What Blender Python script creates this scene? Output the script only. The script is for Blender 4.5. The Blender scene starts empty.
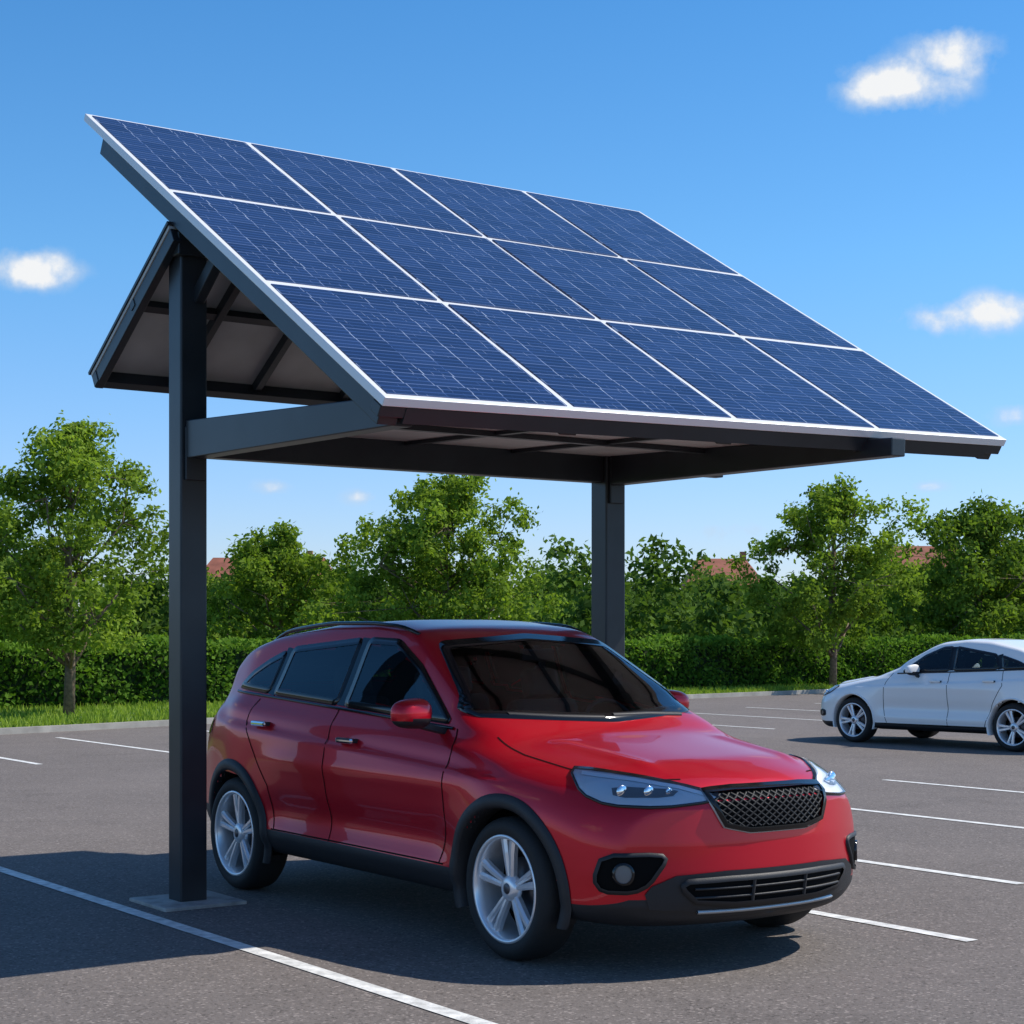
import bpy, bmesh, math, random
import numpy as np
from mathutils import Vector, Matrix
from mathutils.bvhtree import BVHTree
from mathutils.geometry import delaunay_2d_cdt
R=math.radians
scene=bpy.context.scene
YAW=R(35.6); CA,SA=math.cos(YAW),math.sin(YAW)
def lot(x,y): return (CA*x-SA*y, SA*x+CA*y)
# ---------------------------------------------------------------- materials
def nodes(m):
    m.use_nodes=True; return m.node_tree.nodes,m.node_tree.links
def mat(name,col,rough=.5,metal=0.,coat=0.,spec=.5,noise=None,bump=None,emit=None):
    m=bpy.data.materials.new(name); N,Lk=nodes(m); b=N['Principled BSDF']
    b.inputs['Base Color'].default_value=(*col,1); b.inputs['Roughness'].default_value=rough
    b.inputs['Metallic'].default_value=metal; b.inputs['Coat Weight'].default_value=coat
    b.inputs['Coat Roughness'].default_value=.03; b.inputs['Specular IOR Level'].default_value=spec
    if noise or bump:
        tc=N.new('ShaderNodeTexCoord')
    if noise:
        sc,amt=noise
        n=N.new('ShaderNodeTexNoise'); n.inputs['Scale'].default_value=sc; n.inputs['Detail'].default_value=6
        Lk.new(tc.outputs['Object'],n.inputs['Vector'])
        r=N.new('ShaderNodeValToRGB'); r.color_ramp.elements[0].position=.3; r.color_ramp.elements[1].position=.7
        r.color_ramp.elements[0].color=(*[c*(1-amt) for c in col],1); r.color_ramp.elements[1].color=(*[min(1,c*(1+amt)) for c in col],1)
        Lk.new(n.outputs['Fac'],r.inputs['Fac']); Lk.new(r.outputs['Color'],b.inputs['Base Color'])
    if bump:
        sc,st=bump
        n2=N.new('ShaderNodeTexNoise'); n2.inputs['Scale'].default_value=sc; n2.inputs['Detail'].default_value=4
        Lk.new(tc.outputs['Object'],n2.inputs['Vector'])
        bp=N.new('ShaderNodeBump'); bp.inputs['Strength'].default_value=st; bp.inputs['Distance'].default_value=.01
        Lk.new(n2.outputs['Fac'],bp.inputs['Height']); Lk.new(bp.outputs['Normal'],b.inputs['Normal'])
    return m
def M(N,L,op,a,b=None,c=None,clamp=False):
    n=N.new('ShaderNodeMath'); n.operation=op; n.use_clamp=clamp
    for i,v in enumerate((a,b,c)):
        if v is None: continue
        if isinstance(v,(int,float)): n.inputs[i].default_value=v
        else: L.new(v,n.inputs[i])
    return n.outputs[0]
def asphalt_mat():
    m=bpy.data.materials.new('asphalt'); N,L=nodes(m); b=N['Principled BSDF']
    tc=N.new('ShaderNodeTexCoord')
    def ns(sc,d=5,r=.6,ds=0):
        n=N.new('ShaderNodeTexNoise'); n.inputs['Scale'].default_value=sc; n.inputs['Detail'].default_value=d; n.inputs['Roughness'].default_value=r; n.inputs['Distortion'].default_value=ds
        L.new(tc.outputs['Object'],n.inputs['Vector']); return n.outputs['Fac']
    big=ns(.22,4,.6,.6); mid=ns(2.2,6,.7); fine=ns(70,4,.8); g2=ns(22,4,.75)
    vo=N.new('ShaderNodeTexVoronoi'); vo.inputs['Scale'].default_value=85; L.new(tc.outputs['Object'],vo.inputs['Vector'])
    s=M(N,L,'MULTIPLY_ADD',big,.07,0.084)
    s=M(N,L,'MULTIPLY_ADD',mid,.05,s)
    s=M(N,L,'MULTIPLY_ADD',M(N,L,'SUBTRACT',fine,.5),.16,s)
    s=M(N,L,'MULTIPLY_ADD',M(N,L,'SUBTRACT',g2,.5),.09,s)
    sep=N.new('ShaderNodeSeparateColor'); L.new(vo.outputs['Color'],sep.inputs[0])
    sp=M(N,L,'GREATER_THAN',sep.outputs[0],.92); s=M(N,L,'MULTIPLY_ADD',sp,.10,s)
    sp=M(N,L,'GREATER_THAN',sep.outputs[1],.90); s=M(N,L,'MULTIPLY_ADD',sp,-.05,s)
    st=ns(.8,3,.5); st=M(N,L,'SUBTRACT',st,.60); st=M(N,L,'MULTIPLY',st,6,clamp=True); s3=M(N,L,'MULTIPLY_ADD',st,-.03,s)
    s3=M(N,L,'MAXIMUM',s3,.03)
    cc=N.new('ShaderNodeCombineColor')
    L.new(M(N,L,'MULTIPLY',s3,1.13),cc.inputs[0]); L.new(M(N,L,'MULTIPLY',s3,.97),cc.inputs[1]); L.new(M(N,L,'MULTIPLY',s3,.87),cc.inputs[2])
    L.new(cc.outputs[0],b.inputs['Base Color']); b.inputs['Roughness'].default_value=.85; b.inputs['Specular IOR Level'].default_value=.25
    bp=N.new('ShaderNodeBump'); bp.inputs['Strength'].default_value=.6; bp.inputs['Distance'].default_value=.007
    L.new(fine,bp.inputs['Height']); L.new(bp.outputs['Normal'],b.inputs['Normal'])
    return m
def leaf_mat(name,c0,c1,trans=.35):
    m=bpy.data.materials.new(name); N,L=nodes(m); N.remove(N['Principled BSDF']); out=N['Material Output']
    at=N.new('ShaderNodeAttribute'); at.attribute_name='rnd'
    r=N.new('ShaderNodeValToRGB'); r.color_ramp.elements[0].color=(*c0,1); r.color_ramp.elements[1].color=(*c1,1)
    L.new(at.outputs['Fac'],r.inputs['Fac'])
    d=N.new('ShaderNodeBsdfDiffuse')
    t=N.new('ShaderNodeBsdfTranslucent'); mx=N.new('ShaderNodeMixShader'); mx.inputs[0].default_value=trans
    L.new(r.outputs[0],d.inputs['Color'])
    mc=N.new('ShaderNodeMix'); mc.data_type='RGBA'; mc.blend_type='MULTIPLY'; mc.inputs[0].default_value=1
    L.new(r.outputs[0],mc.inputs[6]); mc.inputs[7].default_value=(1.3,1.4,.5,1)
    L.new(mc.outputs[2],t.inputs['Color'])
    L.new(d.outputs[0],mx.inputs[1]); L.new(t.outputs[0],mx.inputs[2]); L.new(mx.outputs[0],out.inputs[0]); return m
def glass_mat(name,tint,ior=1.5):
    m=bpy.data.materials.new(name); N,L=nodes(m); N.remove(N['Principled BSDF']); out=N['Material Output']
    t=N.new('ShaderNodeBsdfTransparent'); t.inputs[0].default_value=(*tint,1)
    g=N.new('ShaderNodeBsdfGlossy'); g.inputs['Roughness'].default_value=.01; g.inputs['Color'].default_value=(.95,.97,1,1)
    f=N.new('ShaderNodeFresnel'); f.inputs[0].default_value=ior; mx=N.new('ShaderNodeMixShader')
    L.new(f.outputs[0],mx.inputs[0]); L.new(t.outputs[0],mx.inputs[1]); L.new(g.outputs[0],mx.inputs[2]); L.new(mx.outputs[0],out.inputs[0]); return m
def solar_mat():
    m=bpy.data.materials.new('solar_cells'); N,L=nodes(m); b=N['Principled BSDF']
    uv=N.new('ShaderNodeUVMap'); uv.uv_map='UVMap'; sp=N.new('ShaderNodeSeparateXYZ'); L.new(uv.outputs[0],sp.inputs[0])
    u,v=sp.outputs[0],sp.outputs[1]
    tc=N.new('ShaderNodeTexCoord')
    n=N.new('ShaderNodeTexNoise'); n.inputs['Scale'].default_value=9; n.inputs['Detail'].default_value=3; L.new(tc.outputs['Object'],n.inputs['Vector'])
    nf=n.outputs['Fac']
    def line(c,cnt,wd,sh=0.):
        f=M(N,L,'FRACT',M(N,L,'MULTIPLY_ADD',c,cnt,sh)); f=M(N,L,'ABSOLUTE',M(N,L,'SUBTRACT',f,.5))
        return M(N,L,'GREATER_THAN',f,.5-wd)
    row=M(N,L,'FLOOR',M(N,L,'MULTIPLY',v,20)); wn=N.new('ShaderNodeTexWhiteNoise'); wn.noise_dimensions='1D'; L.new(row,wn.inputs['W'])
    ush=M(N,L,'MULTIPLY_ADD',wn.outputs['Value'],.014,u)
    cellu=line(ush,6,.017); cellv=line(v,10,.022)
    fine=line(v,30,.14)
    bus=line(ush,18,.022)
    gate=M(N,L,'MULTIPLY',M(N,L,'SUBTRACT',nf,.52),6,clamp=True)
    bus=M(N,L,'MULTIPLY',bus,gate)
    gate2=M(N,L,'MULTIPLY_ADD',nf,1.8,-.35,clamp=True)
    fu=M(N,L,'FLOOR',M(N,L,'MULTIPLY',u,6)); fv=M(N,L,'FLOOR',M(N,L,'MULTIPLY',v,10))
    cb=N.new('ShaderNodeCombineXYZ'); L.new(fu,cb.inputs[0]); L.new(fv,cb.inputs[1])
    oi=N.new('ShaderNodeTexWhiteNoise'); L.new(cb.outputs[0],oi.inputs['Vector'])
    s=M(N,L,'MULTIPLY_ADD',fine,.22,M(N,L,'MULTIPLY',oi.outputs['Value'],.10))
    s=M(N,L,'MAXIMUM',s,M(N,L,'MULTIPLY',cellv,.42)); s=M(N,L,'MAXIMUM',s,M(N,L,'MULTIPLY',M(N,L,'MULTIPLY',cellu,gate2),1.05)); s=M(N,L,'MAXIMUM',s,M(N,L,'MULTIPLY',bus,.8))
    r=N.new('ShaderNodeValToRGB'); r.color_ramp.elements[0].color=(.007,.018,.060,1); r.color_ramp.elements[1].color=(.42,.49,.61,1)
    e=r.color_ramp.elements.new(.3); e.color=(.030,.065,.18,1)
    L.new(s,r.inputs[0]); L.new(r.outputs[0],b.inputs['Base Color'])
    b.inputs['Roughness'].default_value=.22; b.inputs['Specular IOR Level'].default_value=.26
    return m
MT={}
MT['asphalt']=asphalt_mat()
MT['line']=mat('road_paint',(.68,.67,.63),.7,noise=(14,.3),bump=(80,.4))
MT['steel']=mat('dark_painted_steel',(.028,.034,.040),.36,.3,noise=(3,.2))
MT['alu']=mat('aluminium_frame',(.80,.80,.80),.35,.1)
MT['soffit']=mat('soffit_sheet',(.52,.52,.50),.5,.1,noise=(2.5,.15))
MT['cells']=solar_mat()
MT['concrete']=mat('concrete',(.36,.34,.31),.85,noise=(9,.35),bump=(60,.4))
MT['kerb']=mat('kerb_concrete',(.34,.32,.28),.85,noise=(3,.25),bump=(40,.3))
MT['grass']=mat('grass_ground',(.12,.19,.035),.9,noise=(.9,.4))
MT['bark']=mat('bark',(.17,.12,.08),.9,noise=(14,.5),bump=(25,.8))
MT['leaf_a']=leaf_mat('leaf_light',(.065,.12,.018),(.27,.37,.06),.40)
MT['leaf_b']=leaf_mat('leaf_mid',(.05,.10,.018),(.20,.29,.05),.38)
MT['leaf_c']=leaf_mat('leaf_dark',(.030,.065,.018),(.14,.22,.05),.33)
MT['hedgel']=leaf_mat('hedge_leaf',(.04,.105,.014),(.19,.32,.045),.32)
MT['blade']=leaf_mat('grass_blade',(.14,.22,.03),(.34,.44,.08),.35)
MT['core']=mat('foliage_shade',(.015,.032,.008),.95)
MT['brick']=mat('house_brick',(.33,.14,.09),.85,noise=(2,.2))
MT['tile']=mat('roof_tile',(.30,.10,.06),.8,noise=(1.2,.25))
MT['wframe']=mat('white_trim',(.75,.75,.73),.5)
MT['hglass']=mat('house_glass',(.03,.04,.05),.1)
MT['red']=mat('red_paint',(.60,.004,.018),.34,.45,.55,spec=.35)
MT['white']=mat('white_paint',(.93,.91,.88),.35,0,.8)
MT['plastic']=mat('black_plastic',(.016,.016,.018),.55,bump=(250,.15))
MT['gloss']=mat('gloss_black',(.008,.008,.009),.12)
MT['mesh']=mat('grille_black',(.012,.012,.013),.5,spec=.25)
MT['void']=mat('dark_recess',(.004,.004,.004),.8,spec=.1)
MT['rubber']=mat('tyre_rubber',(.014,.014,.014),.75,bump=(120,.2))
MT['alloy']=mat('alloy',(.82,.82,.84),.26,.55)
MT['alloyd']=mat('alloy_dark',(.10,.10,.11),.4,.8)
MT['chrome']=mat('chrome',(.85,.86,.88),.08,1)
MT['silverp']=mat('silver_plastic',(.45,.46,.47),.35,.5)
MT['lampin']=mat('lamp_housing',(.72,.74,.77),.25,.1)
MT['lampd']=mat('lamp_bezel',(.16,.165,.17),.25,.2)
MT['lampw']=mat('lamp_white',(.92,.94,.96),.15,.0)
MT['tail']=mat('tail_lamp',(.35,.01,.01),.15,0,1)
MT['glass']=glass_mat('window_glass',(.46,.51,.50))
MT['wglass']=glass_mat('windscreen_glass',(.80,.85,.83))
MT['clear']=glass_mat('lamp_glass',(.97,.98,.99),1.35)
MT['seat']=mat('seat_fabric',(.035,.035,.037),.8)
MT['lining']=mat('interior_lining',(.05,.048,.046),.85)
# ---------------------------------------------------------------- mesh helpers
def mesh_obj(name,verts,faces,m,parent=None,smooth=False,fix=False):
    me=bpy.data.meshes.new(name); me.from_pydata([tuple(v) for v in verts],[],faces); me.update()
    if fix:
        bm=bmesh.new(); bm.from_mesh(me); bmesh.ops.recalc_face_normals(bm,faces=bm.faces); bm.to_mesh(me); bm.free()
    for x in (m if isinstance(m,(list,tuple)) else [m]): me.materials.append(x)
    if smooth: me.polygons.foreach_set('use_smooth',[True]*len(me.polygons))
    o=bpy.data.objects.new(name,me); scene.collection.objects.link(o)
    if parent: o.parent=parent
    return o
def empty(name,loc=(0,0,0),rz=0):
    o=bpy.data.objects.new(name,None); scene.collection.objects.link(o); o.location=loc; o.rotation_euler[2]=rz; o.empty_display_size=.3; return o
def bevel(o,w,s=2):
    md=o.modifiers.new('b','BEVEL'); md.width=w; md.segments=s; md.limit_method='ANGLE'; return o
HEX=[(0,3,2,1),(4,5,6,7),(0,1,5,4),(1,2,6,5),(2,3,7,6),(3,0,4,7)]
def box(name,c,d,m,parent=None,bv=0,rot=None):
    x,y,z=[k/2 for k in d]
    vs=[Vector(p) for p in ((-x,-y,-z),(x,-y,-z),(x,y,-z),(-x,y,-z),(-x,-y,z),(x,-y,z),(x,y,z),(-x,y,z))]
    if rot is not None: vs=[rot@v for v in vs]
    o=mesh_obj(name,[v+Vector(c) for v in vs],HEX,m,parent)
    if bv: bevel(o,bv)
    return o
def beam(name,p0,p1,w,h,m,parent=None,h1=None,up=Vector((0,0,1)),bv=.006):
    p0=Vector(p0);p1=Vector(p1);d=(p1-p0).normalized(); s=d.cross(up).normalized(); u=s.cross(d).normalized(); h1=h1 or h
    vs=[]
    for p,hh in ((p0,h),(p1,h1)):
        for a,b in ((-1,-1),(1,-1),(1,1),(-1,1)): vs.append(p+s*a*w/2+u*b*hh/2)
    o=mesh_obj(name,vs,[(0,1,2,3),(7,6,5,4),(0,4,5,1),(1,5,6,2),(2,6,7,3),(3,7,4,0)],m,parent,fix=True)
    if bv: bevel(o,bv)
    return o
def tube(pts,rads,n=8):
    vs=[];fs=[];pts=[Vector(p) for p in pts]
    for i,p in enumerate(pts):
        d=(pts[min(i+1,len(pts)-1)]-pts[max(i-1,0)]).normalized()
        a=Vector((1,0,0)) if abs(d.x)<.8 else Vector((0,1,0)); s=d.cross(a).normalized(); t=d.cross(s)
        for k in range(n):
            an=2*math.pi*k/n; vs.append(p+(s*math.cos(an)+t*math.sin(an))*rads[i])
    for i in range(len(pts)-1):
        for k in range(n): fs.append((i*n+k,i*n+(k+1)%n,(i+1)*n+(k+1)%n,(i+1)*n+k))
    fs.append(tuple(range(n))[::-1]); fs.append(tuple((len(pts)-1)*n+k for k in range(n)))
    return vs,fs
def lathe(name,prof,m,parent,n=48,a0=0,a1=2*math.pi,loc=(0,0,0),smooth=True):
    full=abs(a1-a0-2*math.pi)<1e-6; c=n if full else n+1
    vs=[];fs=[]
    for i in range(c):
        a=a0+(a1-a0)*i/n
        for r,x in prof: vs.append((loc[0]+x,loc[1]+r*math.cos(a),loc[2]+r*math.sin(a)))
    k=len(prof)
    for i in range(n):
        j=(i+1)%c
        for q in range(k-1): fs.append((i*k+q,i*k+q+1,j*k+q+1,j*k+q))
    return mesh_obj(name,vs,fs,m,parent,smooth)
def join(vf):
    V=[];F=[]
    for v,f in vf:
        o=len(V); V+=list(v); F+=[tuple(i+o for i in q) for q in f]
    return V,F
# ---------------------------------------------------------------- foliage
def quads(name,V,rnd,m,parent=None):
    n=len(V); me=bpy.data.meshes.new(name); me.vertices.add(n*4); me.vertices.foreach_set('co',V.reshape(-1).astype(np.float32))
    me.loops.add(n*4); me.loops.foreach_set('vertex_index',np.arange(n*4,dtype=np.int32))
    me.polygons.add(n); me.polygons.foreach_set('loop_start',np.arange(0,n*4,4,dtype=np.int32)); me.polygons.foreach_set('loop_total',np.full(n,4,dtype=np.int32))
    at=me.attributes.new('rnd','FLOAT','FACE'); at.data.foreach_set('value',rnd.astype(np.float32))
    me.materials.append(m); me.update(calc_edges=True)
    o=bpy.data.objects.new(name,me); scene.collection.objects.link(o)
    if parent: o.parent=parent
    return o
def leaves(name,cen,rad,npc,size,m,parent,seed,flat=1.0,tone=None):
    rg=np.random.default_rng(seed); cen=np.asarray(cen,float); rad=np.asarray(rad,float)
    cnt=np.maximum(8,(npc*(rad/rad.mean())**2)).astype(int); idx=np.repeat(np.arange(len(cen)),cnt); n=len(idx)
    d=rg.normal(size=(n,3)); d/=np.linalg.norm(d,axis=1)[:,None]
    r=rg.random(n)**.5*(1+.7*(rg.random(n)**4))
    p=cen[idx]+d*(r*rad[idx])[:,None]*np.array([1,1,flat])
    nr=d*.6+rg.normal(size=(n,3))*.8+np.array([0,0,.35]); nr/=np.linalg.norm(nr,axis=1)[:,None]
    a=np.cross(nr,rg.normal(size=(n,3))); a/=np.linalg.norm(a,axis=1)[:,None]; b=np.cross(nr,a)
    s=(size*(.6+.8*rg.random(n)))[:,None]
    V=np.empty((n,4,3)); V[:,0]=p-a*s*.6; V[:,1]=p+b*s*.34+nr*s*.08; V[:,2]=p+a*s*.6; V[:,3]=p-b*s*.34+nr*s*.08
    cl=rg.random(len(cen))
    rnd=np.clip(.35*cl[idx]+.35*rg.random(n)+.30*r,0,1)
    if tone is not None: rnd=np.clip(rnd+np.asarray(tone)[idx],0,1)
    return quads(name,V,rnd,m,parent)
def crown_clumps(rg,cx,cy,z0,z1,wd,n,rs=(.28,.5),nl=None):
    C=[];Rr=[];LB=[]; H=z1-z0; nl=nl or max(5,int(n/7)); a=rg.random()*6.28
    lobes=[]
    for i in range(nl):
        f=(i+.5)/nl; prof=math.sin(math.pi*min(1,(f*.84+.16))**.8)**.7
        a+=2.4+rg.normal()*.35; rr=wd/2*prof*(.30+.50*rg.random()) if f<.9 else wd*.04
        lobes.append((cx+rr*math.cos(a),cy+rr*math.sin(a),z0+H*(.08+.80*f)+rg.normal()*H*.03,prof*.75+.25))
    for k in range(n):
        l=lobes[k%nl]; g=rg.normal(size=3); s=wd*.135*l[3]
        r=(rs[0]+(rs[1]-rs[0])*rg.random()**1.5)*(.7+.3*l[3])
        z=l[2]+g[2]*s*.8; z=min(z,z1-r*.6)
        C.append((l[0]+g[0]*s,l[1]+g[1]*s,max(z,z0+r*.5))); Rr.append(r); LB.append(k%nl)
    return C,Rr,lobes,LB
def tree(name,loc,H,wd,z0,seed,lm,n=85,npc=230,ls=.10,tr=.085,rs=(.22,.45)):
    rg=np.random.default_rng(seed); e=empty(name,(loc[0],loc[1],.08))
    C,Rr,lobes,LB=crown_clumps(rg,0,0,z0,H,wd,n,rs=rs)
    lean=[(.0,.0,-.1),(.03,0,H*.2),(-.03,.04,H*.45),(.04,0,H*.7),(0,0,H*.9)]
    parts=[tube(lean,[tr*1.25,tr,tr*.8,tr*.5,tr*.15],10)]
    for l in lobes:
        c=Vector(l[:3]); zb=min(max(z0*.7,c.z-.8-.5*rg.random()),H*.8); b=Vector((0.02,0,zb)); mid=b.lerp(c,.5)+Vector((rg.normal()*.08,rg.normal()*.08,-.08))
        r0=tr*.5*(1-zb/H)+.010; parts.append(tube([b,mid,c],[r0,r0*.7,r0*.4],6))
    for i in range(0,len(C),2):
        b=Vector(lobes[LB[i]][:3]); c=Vector(C[i])
        if (c-b).length>.1: parts.append(tube([b,c],[.012,.004],4))
    V,F=join(parts); mesh_obj('trunk',V,F,MT['bark'],e,True)
    tone=np.array([rg.normal()*.12 for _ in lobes])[LB]
    leaves('crown',C,Rr,npc,ls,lm,e,seed+1,.8,tone); return e
# ---------------------------------------------------------------- setting
gr=mesh_obj('ground',[(-1500,-1500,0),(1500,-1500,0),(1500,1500,0),(-1500,1500,0)],[(0,1,2,3)],MT['grass'])
KL=[(-30,-2.5),(-7.7,26.3),(4.2,40.6),(9.0,45.3),(60,79)]
mesh_obj('parking_lot',[(x,y,.004) for x,y in KL]+[(60,-30,.004),(-30,-30,.004)],[tuple(range(7))[::-1]],MT['asphalt'],fix=True)
def off(pl,d):
    out=[]
    for i,p in enumerate(pl):
        a=Vector(pl[max(i-1,0)]);b=Vector(pl[min(i+1,len(pl)-1)]);t=(b-a).normalized(); out.append((p[0]-t.y*d,p[1]+t.x*d))
    return out
def strip(name,pl,d0,d1,z0,z1,m):
    A=off(pl,d0);B=off(pl,d1);n=len(pl);vs=[(x,y,z0) for x,y in A]+[(x,y,z1) for x,y in A]+[(x,y,z1) for x,y in B]+[(x,y,z0) for x,y in B]
    fs=[]
    for i in range(n-1):
        for k in range(3): fs.append((k*n+i,k*n+i+1,(k+1)*n+i+1,(k+1)*n+i))
    fs+= [(0,n,2*n,3*n),(n-1,2*n-1,3*n-1,4*n-1)]
    return mesh_obj(name,vs,fs,m,fix=True)
strip('kerb',KL,0,.13,0,.10,MT['kerb'])
strip('grass_verge',KL,.13,45,0,.085,MT['grass'])
HL=[(-34,13.8),(-14,30),(9,48.6),(60,84)]
def along(pl,t):
    for i in range(len(pl)-1):
        a=Vector(pl[i]);b=Vector(pl[i+1]);l=(b-a).length
        if t<=l or i==len(pl)-2: return a+(b-a)*(t/l),(b-a).normalized()
        t-=l
tot=85.; rg=np.random.default_rng(5); n=110000; he=empty('hedge')
ts=8+rg.random(n)*tot; ctr=np.array([[*along(HL,t)[0]] for t in ts]); dr=np.array([[*along(HL,t)[1]] for t in ts]); nm=np.stack([-dr[:,1],dr[:,0]],1)
side=rg.random(n); hh=1.20+.05*np.sin(ts*1.3)+.06*np.sin(ts*3.1+1)+.04*np.sin(ts*7)
z=np.where(side<.62,rg.random(n)*hh,hh+rg.normal(size=n)*.05); w=np.where(side<.62,-.5+rg.normal(size=n)*.08-.08*np.sin(ts*2.3+z*4),(rg.random(n)-.5)*1.05)
w=np.where((side<.62)&(side>.56),-w,w)
p=np.stack([ctr[:,0]+nm[:,0]*w,ctr[:,1]+nm[:,1]*w,z+.085],1)
nr=rg.normal(size=(n,3))*.7; nr[:,2]+=.5; nr[:,:2]-=nm*.5; nr/=np.linalg.norm(nr,axis=1)[:,None]
a=np.cross(nr,rg.normal(size=(n,3))); a/=np.linalg.norm(a,axis=1)[:,None]; b=np.cross(nr,a); s=(.090*(.6+.8*rg.random(n)))[:,None]
V=np.empty((n,4,3)); V[:,0]=p-a*s*.6;V[:,1]=p+b*s*.38;V[:,2]=p+a*s*.6;V[:,3]=p-b*s*.38
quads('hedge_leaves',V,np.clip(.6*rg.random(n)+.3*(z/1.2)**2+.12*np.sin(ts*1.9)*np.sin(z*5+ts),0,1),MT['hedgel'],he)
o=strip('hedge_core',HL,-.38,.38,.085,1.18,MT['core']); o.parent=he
n=60000; ts=rg.random(n)*42+24; kp=np.array([[*along(KL,t)[0],*along(KL,t)[1]] for t in ts]); w=.10+rg.random(n)**1.3*7.5
p=np.stack([kp[:,0]-kp[:,3]*w,kp[:,1]+kp[:,2]*w,np.full(n,.08)],1); an=rg.random(n)*6.28; h=.04+.10*rg.random(n)**2
dx=np.stack([np.cos(an),np.sin(an),np.zeros(n)],1); tip=p+np.stack([rg.normal(size=n)*.03,rg.normal(size=n)*.03,h],1)
V=np.empty((n,4,3)); V[:,0]=p-dx*.016;V[:,1]=p+dx*.016;V[:,2]=tip+dx*.004;V[:,3]=tip-dx*.004
quads('grass',V,rg.random(n),MT['blade'])
vs=[];fs=[]
for x,y0,y1 in [(3.92,2.5,14.2),(6.96,5.77,11.2),(8.78,6.9,12.2),(11.3,7.6,12.4),(13.8,7.9,12.6),(16.3,7.9,12.6),(18.8,7.9,12.6),
                (7.4,19.8,24.8),(9.5,19.8,24.7),(12.0,19.8,25),(14.5,19.8,25),(17,19.8,25),(19.6,20.2,25.4),(22.2,20.6,25.8),(24.8,21.0,26.4),(27.4,21.4,27.0),(30,21.8,27.5)]:
    o=len(vs); vs+=[(*lot(x-.045,y0),.008),(*lot(x+.045,y0),.008),(*lot(x+.045,y1),.008),(*lot(x-.045,y1),.008)]; fs.append((o,o+1,o+2,o+3))
mesh_obj('parking_markings',vs,fs,MT['line'])
tree('deciduous_tree',(-7.75,30.6),5.35,3.7,1.15,12,MT['leaf_a'],n=150,npc=150,ls=.082)
tree('deciduous_tree',(8.3,45.3),5.45,4.5,1.1,26,MT['leaf_a'],n=140,npc=125,ls=.105,rs=(.22,.46))
tree('deciduous_tree',(-1.75,46.5),6.0,6.0,.5,37,MT['leaf_a'],n=240,npc=130,ls=.11,rs=(.28,.52))
tree('deciduous_tree',(15.0,56),5.8,6.4,.5,41,MT['leaf_b'],n=200,npc=120,ls=.14,rs=(.35,.65))
tree('deciduous_tree',(-10.9,36.5),4.1,3.8,.5,43,MT['leaf_b'],n=90,npc=130,ls=.11)
tree('deciduous_tree',(-6.6,50),4.5,5.4,.5,47,MT['leaf_a'],n=160,npc=130,ls=.12,rs=(.3,.55))
rg=np.random.default_rng(77); C=[];Rr=[];TN=[]
spec=[(-8.6,60,4.8,5.0),(1.9,62,5.3,3.4),(5.5,64,5.6,3.6),(6.9,55,3.2,3.0),(3.2,58,3.9,3.2),(-12.5,62,3.9,4.5),(15.5,72,5,4),(-17,58,4.5,5),(9.5,66,3.8,3.5),(12.8,64,4.2,4),(21,66,6,6),(27,72,6.5,7),(-24,50,6,6)]
for x in np.arange(-40,56,3.1): spec.append((x+rg.normal()*.7,70+rg.normal()*3+max(0,x)*.35,3.2+rg.random()*1.3,4.8))
for x in np.arange(-70,100,6): spec.append((x+rg.normal(),120+rg.normal()*4+max(0,x)*.3,4.6+rg.random()*1.4,9))
for x,y,h,w in spec:
    c,r,l_,lb=crown_clumps(rg,x,y,.1,h,w,int(26+w*5),rs=(.11*w,.19*w)); C+=c;Rr+=r; TN+=[rg.normal()*.15]*len(c)
dt=empty('distant_trees'); leaves('foliage',C,Rr,120,.23,MT['leaf_c'],dt,79,1,TN)
def house(x,y,w,d,eh,rh):
    e=empty('brick_house',(x,y,0)); box('walls',(0,0,eh/2),(w,d,eh),MT['brick'],e)
    W=w/2+.35;D=d/2+.45
    mesh_obj('roof',[(-W,-D,eh),(W,-D,eh),(W,D,eh),(-W,D,eh),(-W+1.6,0,rh),(W-1.6,0,rh)],[(0,1,5,4),(2,3,4,5),(1,2,5),(3,0,4),(0,3,2,1)],MT['tile'],e)
    box('chimney',(w*.3,0,rh+.1),(.6,.6,1.2),MT['brick'],e)
    k=0
    for fx in np.arange(-w/2+1.4,w/2-.8,2.4):
        for zz in (1.6,4.4):
            if zz+.8>eh: continue
            k+=1; box('window_frame_%d'%k,(fx,-d/2-.02,zz),(1.2,.10,1.2),MT['wframe'],e); box('window_%d'%k,(fx,-d/2-.06,zz),(1.05,.06,1.05),MT['hglass'],e)
    box('door',(w/2-1,-d/2-.03,1.05),(.95,.1,2.1),MT['wframe'],e)
house(21.5,180,7.5,8,6.2,9.1); house(-25,180,14,8,6.2,9.2); house(42.5,180,9,8,6.8,10.4)
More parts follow.
